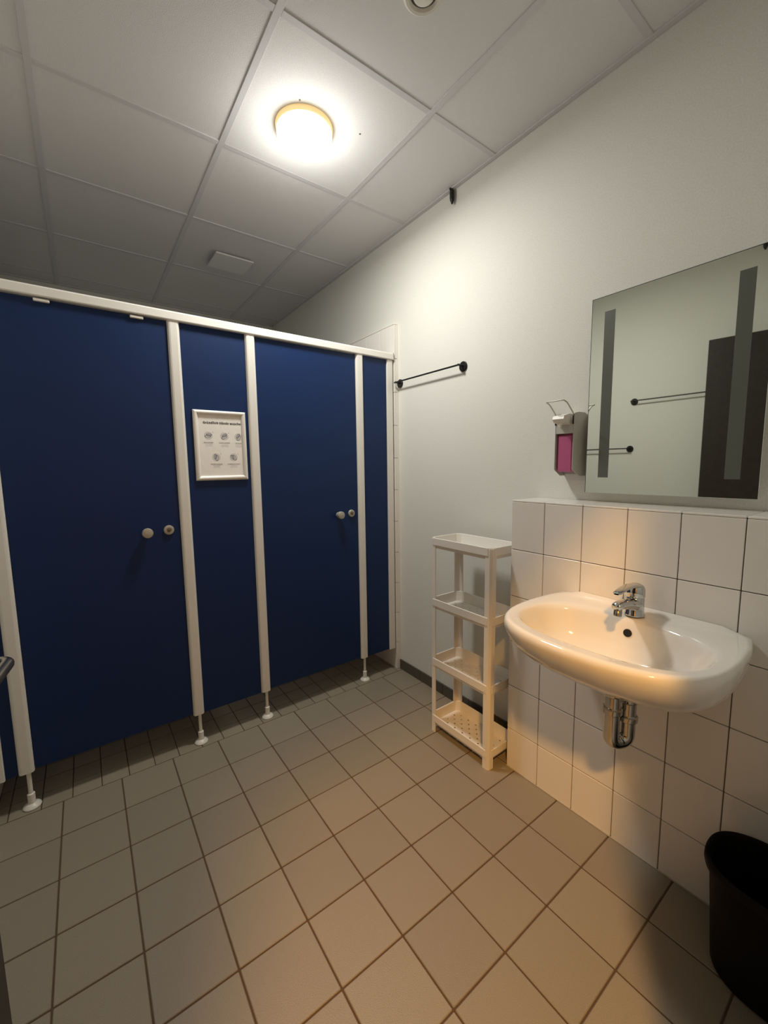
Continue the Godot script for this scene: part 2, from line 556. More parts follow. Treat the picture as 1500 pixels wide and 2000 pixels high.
# ---------------------------------------------------------------- toilet cubicles
func build_cubicles() -> void:
	var t := thing("cubicle_partition", "blue toilet cubicle front with white aluminium posts, rail and adjustable feet", "partition", Vector3(0.38, 0, ZC))
	var o := t.position
	var yb := 0.150
	var yt := 1.972
	# top rail
	var st := begin()
	var prof := [Vector2(-0.045, 1.972), Vector2(0.004, 1.972), Vector2(0.006, 1.976), Vector2(0.006, 2.004), Vector2(0.002, 2.010), Vector2(-0.039, 2.010), Vector2(-0.045, 2.004)]
	var turned := Transform3D(Basis(Vector3(0, 0, 1), Vector3(0, 1, 0), Vector3(-1, 0, 0)), Vector3.ZERO)
	prism(st, prof, -1.330 + o.x, -XL - 0.001 + o.x, turned)
	obj("top_rail", st, M.aluminium, t)
	box_part("rail_end_cap", Vector3(1.3305, 1.970, -0.046) - Vector3(o.x, 0, 0), Vector3(1.3365, 2.012, 0.007) - Vector3(o.x, 0, 0), M.cap, t, 0.002)
	# posts with feet
	for x in [-0.503, 0.130, 0.464, 1.093]:
		st = begin()
		var cs := []
		for q in [[-0.024, -0.038], [0.024, -0.038], [0.024, -0.010], [0.019, -0.002], [0.013, 0.0], [-0.013, 0.0], [-0.019, -0.002], [-0.024, -0.010]]:
			cs.append(Vector2(q[0], q[1]))
		# section lies in x / z: prism axis turned to y
		prism(st, cs, -yt, -yb, Transform3D(Basis(Vector3(1, 0, 0), Vector3(0, 0, 1), Vector3(0, -1, 0)), Vector3(x - o.x, 0, 0)))
		obj("post", st, M.aluminium, t)
		st = begin()
		lathe(st, [Vector2(0.0001, 0.0), Vector2(0.028, 0.0), Vector2(0.030, 0.004), Vector2(0.027, 0.010), Vector2(0.018, 0.015), Vector2(0.0135, 0.018), Vector2(0.0125, 0.024), Vector2(0.0125, 0.056), Vector2(0.010, 0.0585), Vector2(0.0075, 0.059), Vector2(0.0075, yb + 0.01)], 24, Transform3D(Basis.IDENTITY, Vector3(x - o.x + 0.004, 0, -0.016)))
		obj("foot", st, M.plastic_white, t)
	# wall profiles at both ends
	for x in [[1.290, 1.3335], [XL + 0.001, -0.566]]:
		box_part("wall_profile", Vector3(x[0] - o.x, yb - 0.005, -0.034), Vector3(x[1] - o.x, yt, -0.004), M.aluminium, t, 0.003)
	# fixed panels
	for x in [[-0.566, -0.526], [0.154, 0.440], [1.117, 1.290]]:
		box_part("panel", Vector3(x[0] - o.x, yb - 0.003, -0.030), Vector3(x[1] - o.x, yt, -0.014), M.blue, t, 0.001)
	box_part("divider_panel", Vector3(0.29 - o.x, yb, ZB + 0.01 - o.z), Vector3(0.31 - o.x, yt, -0.031), M.blue, t, 0.001)
	# doors
	for d in [[-0.4775, 0.1045, [-0.311, -0.006]], [0.4895, 1.0675, []]]:
		var door := box_part("door", Vector3(d[0] - o.x, yb + 0.004, -0.031), Vector3(d[1] - o.x, yt - 0.004, -0.013), M.blue, t, 0.0015)
		var dp: Vector3 = door.position
		var x1: float = d[1] - o.x
		var face := -0.013
		st = begin()
		lathe(st, [Vector2(0.015, 0.0), Vector2(0.012, 0.006), Vector2(0.012, 0.012), Vector2(0.020, 0.018), Vector2(0.0215, 0.026), Vector2(0.0215, 0.038), Vector2(0.019, 0.042), Vector2(0.010, 0.0436), Vector2(0.0001, 0.044)], 32, along(Vector3(x1 - 0.134, 1.058, face) - dp, Vector3(0, 0, 1)))
		obj("knob", st, M.knob, door)
		st = begin()
		lathe(st, [Vector2(0.0215, 0.0), Vector2(0.0215, 0.005), Vector2(0.019, 0.0085), Vector2(0.012, 0.0095), Vector2(0.0115, 0.0075), Vector2(0.0001, 0.0075)], 32, along(Vector3(x1 - 0.047, 1.060, face) - dp, Vector3(0, 0, 1)))
		obj("lock_rosette", st, M.knob, door)
		st = begin()
		lathe(st, [Vector2(0.0075, 0.0075), Vector2(0.0075, 0.0125), Vector2(0.005, 0.0135), Vector2(0.0001, 0.0135)], 20, along(Vector3(x1 - 0.047, 1.060, face) - dp, Vector3(0, 0, 1)))
		obj("lock_core", st, M.knob_dark, door)
		for bxx in d[2]:
			box_part("bumper", Vector3(bxx - 0.024 - o.x, 1.956, face) - dp, Vector3(bxx + 0.024 - o.x, 1.967, face + 0.012) - dp, M.plastic_white, door, 0.002)

# ---------------------------------------------------------------- entrance door
func build_entrance_door() -> void:
	var t := structure("door_1", "dark brown entrance door standing open with steel lever handle", "door")
	var free := Vector3(-0.424, 0, 0.840)
	var hinge := Vector3(-0.540, 0, ZF - 0.005)
	var d := hinge - free
	var len := d.length()
	d /= len
	var n := Vector3(d.z, 0, -d.x)        # faces the room's middle (+x)
	# local frame: x along the leaf from its free edge to the hinge, z out of the room-side face
	var xf := Transform3D(Basis(d, Vector3.UP, n * -1.0), free)
	if n.x < 0:
		n = -n
	xf = Transform3D(Basis(d, Vector3.UP, d.cross(Vector3.UP)), free)
	var sgn := 1.0 if xf.basis.z.dot(n) > 0 else -1.0
	var st := begin()
	cbox(st, Vector3(0, 0.008, -0.020), Vector3(len, 2.115, 0.020), 0.002, xf * Transform3D(Basis.IDENTITY, Vector3(0, 0, -0.020 * sgn)))
	obj("leaf", st, M.door_brown, t)
	# lever handles on both faces
	for s in [1.0, -1.0]:
		var off := 0.0 if s > 0 else -0.040
		var z := func(v: float) -> float: return sgn * (off + s * v)
		st = begin()
		var y := 1.02
		var path := rounded([xf * Vector3(0.065, y, z.call(0.0)), xf * Vector3(0.065, y, z.call(0.075 if s > 0 else 0.045)), xf * Vector3(0.195, y, z.call(0.075 if s > 0 else 0.045)), xf * Vector3(0.195, y, z.call(0.016))], 0.018, 8)
		tube(st, path, 0.0095, 16)
		var h := obj("handle", st, M.brushed, t)
		st = begin()
		lathe(st, [Vector2(0.026, 0.0), Vector2(0.026, 0.006), Vector2(0.024, 0.009), Vector2(0.0001, 0.009)], 32, along(xf * Vector3(0.065, y, z.call(0.0)), xf.basis.z * sgn * s))
		obj("rosette", st, M.brushed, h)
	# frame in the doorway
	var fr := structure("trim_1", "grey steel door frame lining the doorway", "door frame")
	box_part("jamb", Vector3(DX0 - 0.0, 0, ZF - 0.004), Vector3(DX0 + 0.012, DY, ZO + 0.01), M.jamb, fr, 0.002)
	box_part("jamb", Vector3(DX1 - 0.012, 0, ZF - 0.004), Vector3(DX1, DY, ZO + 0.01), M.jamb, fr, 0.002)
	box_part("head", Vector3(DX0 + 0.012, DY - 0.012, ZF - 0.004), Vector3(DX1 - 0.012, DY, ZO + 0.01), M.jamb, fr, 0.002)

# ---------------------------------------------------------------- wash basin
func build_basin() -> void:
	var t := thing("wash_basin", "white ceramic wash basin hung on the tiled ledge wall", "basin", Vector3(XT, 0.86, 1.27))
	var o := t.position
	var N := 144
	# half outline of the rim: distance from wall line -> half width
	var half := [Vector2(1.1895, 0.0), Vector2(1.1895, 0.15), Vector2(1.1895, 0.225), Vector2(1.1893, 0.252), Vector2(1.183, 0.266), Vector2(1.165, 0.274), Vector2(1.10, 0.287), Vector2(1.0, 0.292), Vector2(0.93, 0.290), Vector2(0.87, 0.281), Vector2(0.82, 0.262), Vector2(0.78, 0.232), Vector2(0.752, 0.192), Vector2(0.732, 0.140), Vector2(0.720, 0.080), Vector2(0.716, 0.0)]
	var pc := Vector2(0.935, 0.0)
	var reach := func(a: float) -> float:      # distance from the bowl centre to the outline at angle a (x, z)
		var dir := Vector2(cos(a), absf(sin(a)))
		for i in half.size() - 1:
			var hit = Geometry2D.segment_intersects_segment(pc, pc + dir * 2.0, half[i] + (half[i] - half[i + 1]) * 0.0005, half[i + 1] + (half[i + 1] - half[i]) * 0.0005)
			if hit != null:
				return pc.distance_to(hit)
		return 0.25
	var R := []
	for j in N:
		R.append(reach.call(TAU * j / N))
	for pass_ in 1:
		var R2 := R.duplicate()
		for j in N:
			var a := TAU * j / N
			if absf(angle_difference(a, 0.0)) > 0.9:
				R2[j] = (R[(j + N - 1) % N] + 2.0 * R[j] + R[(j + 1) % N]) / 4.0
		R = R2
	var outer := func(sx: float, sz: float, y: float) -> Array:
		var ring := []
		for j in N:
			var a := TAU * j / N
			var x: float = pc.x + cos(a) * R[j]
			var z: float = sin(a) * R[j]
			x = 1.1895 - (1.1895 - x) * sx
			ring.append(Vector3(x - o.x, y - o.y, z * sz))
		return ring
	var bowl := func(s: float, y: float) -> Array:
		var ring := []
		for j in N:
			var a := TAU * j / N
			var ca := cos(a)
			var sa := sin(a)
			var e := 2.0 / 2.5
			var x := signf(ca) * pow(absf(ca), e) * 0.157 * s
			var z := signf(sa) * pow(absf(sa), e) * 0.248 * s
			# keep the ring's points on the same rays as the rim: use polar form of the superellipse
			var r := pow(pow(absf(ca) / (0.157 * s), 2.5) + pow(absf(sa) / (0.248 * s), 2.5), -1.0 / 2.5)
			x = ca * r
			z = sa * r
			ring.append(Vector3(pc.x + 0.012 * (1.0 - s) + x - o.x, y - o.y, z))
		return ring
	var lip := func(ring: Array, amount: float) -> Array:   # raised upstand along the wall
		var res := []
		for v in ring:
			var k := smoothstep(1.160, 1.176, v.x + o.x) * (1.0 - smoothstep(0.20, 0.245, absf(v.z)))
			res.append(v + Vector3(0, amount * k, 0))
		return res
	var mixr := func(a: Array, b: Array, k: float, y: float) -> Array:
		var ring := []
		for j in N:
			var v: Vector3 = a[j].lerp(b[j], k)
			v.y = y - o.y
			ring.append(v)
		return ring
	var rings := []
	for s in [[0.02, 0.02, 0.684], [0.30, 0.34, 0.685], [0.44, 0.50, 0.688], [0.55, 0.62, 0.695], [0.655, 0.73, 0.707], [0.75, 0.82, 0.724], [0.83, 0.888, 0.744], [0.895, 0.935, 0.767], [0.947, 0.966, 0.792], [0.980, 0.986, 0.816], [0.998, 0.998, 0.836], [1.0, 1.0, 0.848], [0.994, 0.995, 0.856], [0.984, 0.987, 0.8605]]:
		rings.append(outer.call(s[0], s[1], s[2]))
	rings[-1] = lip.call(rings[-1], 0.012)
	rings[-2] = lip.call(rings[-2], 0.010)
	var rim: Array = outer.call(0.984, 0.987, 0.8605)
	var edge: Array = bowl.call(1.0, 0.853)
	rings.append(lip.call(mixr.call(rim, edge, 0.12, 0.8622), 0.012))
	rings.append(lip.call(mixr.call(rim, edge, 0.25, 0.8615), 0.010))
	rings.append(mixr.call(rim, edge, 0.45, 0.8600))
	rings.append(mixr.call(rim, edge, 0.7, 0.8585))
	rings.append(mixr.call(rim, edge, 0.9, 0.8565))
	for s in [[1.0, 0.852], [0.975, 0.842], [0.945, 0.826], [0.905, 0.803], [0.85, 0.778], [0.77, 0.755], [0.66, 0.738], [0.5, 0.724], [0.32, 0.715], [0.15, 0.711], [0.09, 0.709], [0.085, 0.702], [0.01, 0.702]]:
		rings.append(bowl.call(s[0], s[1]))
	var st := begin()
	loft(st, rings)
	obj("bowl", st, M.ceramic, t)
	# overflow hole on the back slope of the bowl
	st = begin()
	var p := Vector3(1.0795, 0.812, 1.27) - o
	var nrm := Vector3(-1.0, 0.28, 0).normalized()
	lathe(st, [Vector2(0.012, -0.004), Vector2(0.012, 0.0015), Vector2(0.010, 0.002), Vector2(0.0001, 0.0012)], 24, along(p, nrm))
	obj("overflow_hole", st, M.hole, t)
	st = begin()
	lathe(st, [Vector2(0.030, 0.7085 - o.y), Vector2(0.026, 0.712 - o.y), Vector2(0.018, 0.711 - o.y), Vector2(0.016, 0.705 - o.y), Vector2(0.0001, 0.704 - o.y)], 28, Transform3D(Basis.IDENTITY, Vector3(0.947 - o.x, 0, 0)))
	obj("drain_ring", st, M.chrome, t)

func build_faucet() -> void:
	var t := thing("faucet", "chrome single-lever mixer tap standing on the wash basin", "faucet", Vector3(1.120, 0.8625, 1.27))
	var st := begin()
	lathe(st, [Vector2(0.0285, 0.0), Vector2(0.0285, 0.004), Vector2(0.0265, 0.007), Vector2(0.0255, 0.03), Vector2(0.0258, 0.050), Vector2(0.024, 0.0555), Vector2(0.022, 0.058), Vector2(0.0001, 0.058)], 36)
	obj("body", st, M.chrome, t)
	st = begin()
	var path := [Vector3(-0.006, 0.032, 0), Vector3(-0.035, 0.040, 0), Vector3(-0.072, 0.048, 0), Vector3(-0.105, 0.052, 0), Vector3(-0.124, 0.051, 0)]
	var rings := []
	for i in path.size():
		var w: float = [0.0215, 0.0195, 0.017, 0.0155, 0.0135][i]
		var hh: float = [0.022, 0.0165, 0.013, 0.0115, 0.0095][i]
		var ring := []
		for j in 20:
			var a := TAU * j / 20
			ring.append(path[i] + Vector3(0, signf(sin(a)) * pow(absf(sin(a)), 0.7) * hh, signf(cos(a)) * pow(absf(cos(a)), 0.7) * w))
		rings.append(ring)
	var last := []
	for j in 20:
		last.append(path[-1] + Vector3(-0.001, 0, 0))
	rings.append(last)
	loft(st, rings)
	obj("spout", st, M.chrome, t)
	st = begin()
	lathe(st, [Vector2(0.0001, -0.024), Vector2(0.0095, -0.024), Vector2(0.0115, -0.022), Vector2(0.0115, -0.010), Vector2(0.0108, -0.009), Vector2(0.0108, 0.0)], 24, Transform3D(Basis.from_euler(Vector3(0, 0, -0.15)), Vector3(-0.111, 0.044, 0)))
	obj("aerator", st, M.brushed, t)
	# lever: dome over the cartridge and a flat paddle
	st = begin()
	lathe(st, [Vector2(0.0001, 0.0585), Vector2(0.0255, 0.0585), Vector2(0.0268, 0.062), Vector2(0.0262, 0.082), Vector2(0.022, 0.093), Vector2(0.012, 0.0985), Vector2(0.0001, 0.0995)], 36)
	var lever := obj("lever", st, M.chrome, t)
	st = begin()
	path = [Vector3(0.016, 0.086, 0), Vector3(-0.012, 0.0945, 0), Vector3(-0.045, 0.0985, 0), Vector3(-0.085, 0.0975, 0), Vector3(-0.122, 0.092, 0), Vector3(-0.129, 0.090, 0)]
	rings = []
	for i in path.size():
		var w: float = [0.012, 0.019, 0.0165, 0.014, 0.0125, 0.007][i]
		var hh: float = [0.003, 0.0065, 0.005, 0.0042, 0.0040, 0.0022][i]
		var ring := []
		for j in 20:
			var a := TAU * j / 20
			ring.append(path[i] + Vector3(0, sin(a) * hh, signf(cos(a)) * pow(absf(cos(a)), 0.7) * w))
		rings.append(ring)
	loft(st, rings)
	obj("paddle", st, M.chrome, lever)
	st = begin()
	tube(st, [Vector3(0.032, 0.0, 0), Vector3(0.032, 0.045, 0)], 0.0025, 10)
	obj("pop_up_rod", st, M.chrome, t)

func build_trap() -> void:
	var t := thing("drain_trap", "chrome drain trap under the wash basin", "drain trap", Vector3(0.980, 0.6825, 1.280))
	var st := begin()
	lathe(st, [Vector2(0.0001, -0.03), Vector2(0.028, -0.03), Vector2(0.031, -0.026), Vector2(0.031, -0.004), Vector2(0.033, 0.0), Vector2(0.0001, 0.0005)], 32)
	obj("drain_fitting", st, M.chrome, t)
	st = begin()
	var path := rounded([Vector3(0, -0.02, 0), Vector3(0, -0.182, 0), Vector3(0.048, -0.182, 0.024), Vector3(0.048, -0.060, 0.024)], 0.0265, 10)
	var rr := []
	for i in path.size():
		rr.append(0.022)
	tube(st, path, rr, 24)
	obj("u_bend", st, M.chrome, t)
	for q in [[Vector3(0, -0.078, 0), 0.0275], [Vector3(0.048, -0.108, 0.024), 0.0275]]:
		st = begin()
		lathe(st, [Vector2(0.019, -0.010), Vector2(q[1] - 0.003, -0.010), Vector2(q[1], -0.007), Vector2(q[1], 0.007), Vector2(q[1] - 0.003, 0.010), Vector2(0.019, 0.010)], 24, Transform3D(Basis.IDENTITY, q[0]))
		obj("union_nut", st, M.chrome, t)
	st = begin()
	tube(st, rounded([Vector3(0.048, -0.08, 0.024), Vector3(0.048, -0.036, 0.024), Vector3(0.209, -0.036, 0.024)], 0.03, 10), 0.0165, 20)
	obj("outlet_pipe", st, M.chrome, t)
	st = begin()
	lathe(st, [Vector2(0.034, 0.0), Vector2(0.033, 0.006), Vector2(0.02, 0.010), Vector2(0.0001, 0.010)], 32, along(Vector3(0.2095, -0.036, 0.024), Vector3(-1, 0, 0)))
	obj("wall_rosette", st, M.chrome, t)

# ---------------------------------------------------------------- mirror
func build_mirror() -> void:
	var t := thing("wall_mirror", "frameless rectangular mirror with two frosted strips above the wash basin", "mirror", Vector3(1.335, 1.222, 1.24))
	var o := t.position
	var a := Vector3(1.335, 1.222, 0.986)
	var b := Vector3(1.340, 1.932, 1.494)
	box_part("glass", a - o, b - o, M.mirror, t, 0.0008)
	box_part("backing", Vector3(1.3401, 1.245, 1.01) - o, Vector3(XR - 0.0005, 1.91, 1.47) - o, M.plastic_white, t)
	box_part("edge", Vector3(1.3352, 1.222, 0.9845) - o, Vector3(1.340, 1.932, 0.9858) - o, M.mirror_edge, t, 0.0003)
	box_part("edge", Vector3(1.3352, 1.9322, 0.9845) - o, Vector3(1.340, 1.9335, 1.4955) - o, M.mirror_edge, t, 0.0003)
	for z in [[1.032, 1.069], [1.412, 1.450]]:
		box_part("frosted_strip", Vector3(1.3346, 1.280, z[0]) - o, Vector3(1.3352, 1.878, z[1]) - o, M.frost, t, 0.0001)

# ---------------------------------------------------------------- shelf
func build_shelf() -> void:
	var t := thing("shelf_rack", "narrow white plastic shelf rack with four trays on corner posts", "shelf", Vector3(1.19, 0, 0.551))
	var x0 := -0.098
	var x1 := 0.098
	var z0 := -0.184
	var z1 := 0.184
	# L-shaped corner posts
	for sx in [-1, 1]:
		for sz in [-1, 1]:
			var st := begin()
			var ox: float = x0 if sx < 0 else x1
			var oz: float = z0 if sz < 0 else z1
			var L := 0.034
			var th := 0.004
			var c := 0.010
			var poly := [Vector2(L, 0.001), Vector2(c, 0.001), Vector2(0.001, c), Vector2(0.001, L), Vector2(th, L), Vector2(th, c + 0.002), Vector2(c + 0.002, th), Vector2(L, th)]
			var pts := []
			for q in poly:
				pts.append(Vector2(ox - sx * q.x, oz - sz * q.y))
			prism(st, pts, -0.985, 0.0, Transform3D(Basis(Vector3(1, 0, 0), Vector3(0, 0, 1), Vector3(0, -1, 0)), Vector3.ZERO))
			obj("post", st, M.shelf, t)
	for y in [0.990, 0.690, 0.388, 0.090]:
		var st := begin()
		var hgt := 0.034
		var outline := func(d: float, yy: float) -> Array:
			var ring := []
			var c := 0.020 - d * 0.4
			var p := [Vector2(x1 - d, z0 + d + c), Vector2(x1 - d, z1 - d - c), Vector2(x1 - d - c, z1 - d), Vector2(x0 + d + c, z1 - d), Vector2(x0 + d, z1 - d - c), Vector2(x0 + d, z0 + d + c), Vector2(x0 + d + c, z0 + d), Vector2(x1 - d - c, z0 + d)]
			for q in p:
				ring.append(Vector3(q.x, yy, q.y))
			return ring
		var e := -0.0015   # the tray's rim stands just proud of the posts
		loft(st, [outline.call(e, y - hgt), outline.call(e, y - 0.0015), outline.call(e + 0.0015, y), outline.call(e + 0.005, y), outline.call(e + 0.0065, y - 0.0015), outline.call(0.011, y - 0.048), outline.call(0.003 + 0.006, y - 0.051), outline.call(0.004, y - hgt), outline.call(e, y - hgt)], [-1, -1, -1, -1, -1, -1, -1, -1])
		var tray := obj("tray", st, M.shelf, t)
		# perforated floor of the tray: strips between rows of holes
		st = begin()
		var fx0 := x0 + 0.010
		var fx1 := x1 - 0.010
		var fz0 := z0 + 0.010
		var fz1 := z1 - 0.010
		var yy: float = y - 0.0485
		var hole := 0.0075
		var nx := 6
		var nz := 13
		var px := (fx1 - fx0 - 0.03) / nx
		var pz := (fz1 - fz0 - 0.03) / nz
		st.set_smooth_group(-1)
		var flat := func(xa: float, xb: float, za: float, zb: float) -> void:
			for q in [[yy, 1.0], [yy - 0.002, -1.0]]:
				quad(st, Vector3(xa, q[0], za), Vector3(xb, q[0], za), Vector3(xb, q[0], zb), Vector3(xa, q[0], zb), Vector3(0, q[1], 0))
		flat.call(fx0, fx0 + 0.015, fz0, fz1)
		flat.call(fx1 - 0.015, fx1, fz0, fz1)
		flat.call(fx0 + 0.015, fx1 - 0.015, fz0, fz0 + 0.015)
		flat.call(fx0 + 0.015, fx1 - 0.015, fz1 - 0.015, fz1)
		for i in nx:
			for j in nz:
				var cxx := fx0 + 0.015 + (i + 0.5) * px
				var cz := fz0 + 0.015 + (j + 0.5) * pz
				var hx := px / 2
				var hz := pz / 2
				var k := hole / 2
				if (i + j) % 2 == 1:
					flat.call(cxx - hx, cxx + hx, cz - hz, cz + hz)
					continue
				flat.call(cxx - hx, cxx + hx, cz - hz, cz - k)
				flat.call(cxx - hx, cxx + hx, cz + k, cz + hz)
				flat.call(cxx - hx, cxx - k, cz - k, cz + k)
				flat.call(cxx + k, cxx + hx, cz - k, cz + k)
				for q in [[Vector2(-k, -k), Vector2(k, -k), Vector3(0, 0, 1)], [Vector2(-k, k), Vector2(k, k), Vector3(0, 0, -1)], [Vector2(-k, -k), Vector2(-k, k), Vector3(1, 0, 0)], [Vector2(k, -k), Vector2(k, k), Vector3(-1, 0, 0)]]:
					var p0 := Vector3(cxx + q[0].x, yy, cz + q[0].y)
					var p1 := Vector3(cxx + q[1].x, yy, cz + q[1].y)
					quad(st, p0, p1, p1 - Vector3(0, 0.002, 0), p0 - Vector3(0, 0.002, 0), q[2])
		obj("tray_floor", st, M.shelf, tray)

# ---------------------------------------------------------------- soap dispenser
func build_dispenser() -> void:
	var t := thing("soap_dispenser", "steel wall soap dispenser with wire elbow lever and pink soap bottle", "soap dispenser", Vector3(1.33, 1.30, 0.916))
	var o := t.position
	var z0 := 0.878
	var z1 := 0.954
	# housing: two curved side cheeks, back plate
	var side := [Vector2(1.3695, 1.285), Vector2(1.3695, 1.523), Vector2(1.355, 1.530), Vector2(1.32, 1.531), Vector2(1.295, 1.526), Vector2(1.292, 1.522), Vector2(1.292, 1.312), Vector2(1.297, 1.306), Vector2(1.335, 1.285)]
	for z in [[z0, z0 + 0.002], [z1 - 0.002, z1]]:
		var st := begin()
		var pts := []
		for q in side:
			pts.append(q - Vector2(o.x, o.y))
		var flare := 0.15 if z[0] > 0.9 else 0.0   # the cheek widens towards the wall
		prism(st, pts, z[0] - o.z, z[1] - o.z, Transform3D(Basis(Vector3(1, 0, flare), Vector3(0, 1, 0), Vector3(0, 0, 1)), Vector3(0, 0, (o.x - 1.292) * flare)))
		obj("side_cheek", st, M.steel, t)
	box_part("back_plate", Vector3(1.3635, 1.290, z0 + 0.0022) - o, Vector3(1.3695, 1.523, z1 - 0.0022) - o, M.steel, t)
	box_part("front_plate", Vector3(1.2925, 1.450, z0 + 0.0022) - o, Vector3(1.2955, 1.500, z1 - 0.0022) - o, M.steel, t)
	# bottle with soap
	var st2 := begin()
	cbox(st2, Vector3(1.300, 1.300, z0 + 0.004) - o, Vector3(1.355, 1.449, z1 - 0.004) - o, 0.008)
	var bottle := obj("soap_bottle", st2, M.soap, t)
	bottle.set_meta("label", "pink liquid soap bottle")
	st2 = begin()
	lathe(st2, [Vector2(0.020, 1.446 - o.y), Vector2(0.016, 1.456 - o.y), Vector2(0.016, 1.475 - o.y), Vector2(0.0001, 1.476 - o.y)], 24, Transform3D(Basis.IDENTITY, Vector3(1.328 - o.x, 0, 0)))
	obj("bottle_neck", st2, M.plastic_white, bottle)
	# pump block with spout
	var st := begin()
	prism(st, [Vector2(1.36, 1.500), Vector2(1.36, 1.524), Vector2(1.285, 1.524), Vector2(1.250, 1.515), Vector2(1.245, 1.503), Vector2(1.254, 1.492), Vector2(1.286, 1.486), Vector2(1.32, 1.476), Vector2(1.36, 1.476)].map(func(v): return v - Vector2(o.x, o.y)), 0.893 - o.z, 0.939 - o.z)
	obj("pump", st, M.plastic_white, t)
	st = begin()
	lathe(st, [Vector2(0.0001, 1.474 - o.y), Vector2(0.0045, 1.474 - o.y), Vector2(0.007, 1.494 - o.y), Vector2(0.007, 1.50 - o.y)], 16, Transform3D(Basis.IDENTITY, Vector3(1.262 - o.x, 0, 0)))
	obj("nozzle", st, M.plastic_white, t)
	# wire lever
	st = begin()
	var za := z0 + 0.002 - o.z
	var zb := z1 - 0.002 - o.z
	var w := [Vector3(1.294, 1.485, 0), Vector3(1.2905, 1.524, 0), Vector3(1.243, 1.562, 0), Vector3(1.219, 1.568, 0)]
	var path := []
	for v in w:
		path.append(Vector3(v.x - o.x, v.y - o.y, za))
	for i in range(3, -1, -1):
		path.append(Vector3(w[i].x - o.x, w[i].y - o.y, zb))
	tube(st, rounded(path, 0.008, 5), 0.0024, 10)
	obj("lever", st, M.steel, t)
	for z in [za, zb]:
		box_part("lever_clip", Vector3(1.2890 - o.x, 1.484 - o.y, z - 0.003), Vector3(1.2920 - o.x, 1.523 - o.y, z + 0.003), M.black, t, 0.0008)

# ---------------------------------------------------------------- bin
func build_bin() -> void:
	var t := thing("waste_bin", "dark brown oval plastic waste bin standing against the tiled wall", "bin", Vector3(1.073, 0, 1.655))
	var oval := func(ax: float, az: float, y: float) -> Array:
		var ring := []
		for j in 64:
			var a := TAU * j / 64
			var r := pow(pow(absf(cos(a)) / ax, 2.5) + pow(absf(sin(a)) / az, 2.5), -1.0 / 2.5)
			ring.append(Vector3(cos(a) * r, y, sin(a) * r))
		return ring
	var st := begin()
	var rings := []
	for s in [[0.002, 0.002, 0.002], [0.090, 0.113, 0.002], [0.097, 0.120, 0.005], [0.099, 0.123, 0.014], [0.104, 0.131, 0.15], [0.109, 0.139, 0.27], [0.1095, 0.140, 0.2705], [0.1145, 0.148, 0.274], [0.1165, 0.151, 0.286], [0.1155, 0.150, 0.300], [0.112, 0.147, 0.303], [0.108, 0.143, 0.301], [0.105, 0.137, 0.29], [0.101, 0.128, 0.15], [0.096, 0.119, 0.012], [0.09, 0.113, 0.007], [0.002, 0.002, 0.007]]:
		rings.append(oval.call(s[0], s[1], s[2]))
	loft(st, rings)
	obj("body", st, M.bin, t)

# ---------------------------------------------------------------- towel bars
func build_towel_bars() -> void:
	towel_bar("thin black towel bar on the white wall beside the blue cubicles", XR, -1.0, 1.832, -0.20, 0.315)
	towel_bar("lower black towel bar on the wall opposite the mirror", XL, 1.0, 1.443, -0.20, 0.32)
	towel_bar("upper black towel bar on the wall opposite the mirror, behind the open door", XL, 1.0, 1.806, 0.335, 0.85)

func towel_bar(label: String, xw: float, out: float, y: float, z0: float, z1: float) -> void:
	var t := thing("towel_bar", label, "towel bar", Vector3(xw, y, (z0 + z1) * 0.5))
	var a := z0 - t.position.z
	var b := z1 - t.position.z
	for z in [a, b]:
		var st := begin()
		lathe(st, [Vector2(0.0255, 0.0006), Vector2(0.0255, 0.006), Vector2(0.023, 0.008), Vector2(0.0001, 0.008)], 32, along(Vector3(0, 0, z), Vector3(out, 0, 0)))
		var rosette := obj("rosette", st, M.black, t)
		st = begin()
		tube(st, [Vector3(0, 0.004, z), Vector3(out * 0.042, 0.004, z)], 0.0052, 14)
		obj("stud", st, M.black, rosette)
	var st := begin()
	tube(st, [Vector3(out * 0.037, 0.004, a - 0.014), Vector3(out * 0.037, 0.004, b + 0.006)], 0.0045, 14)
	obj("bar", st, M.black, t)

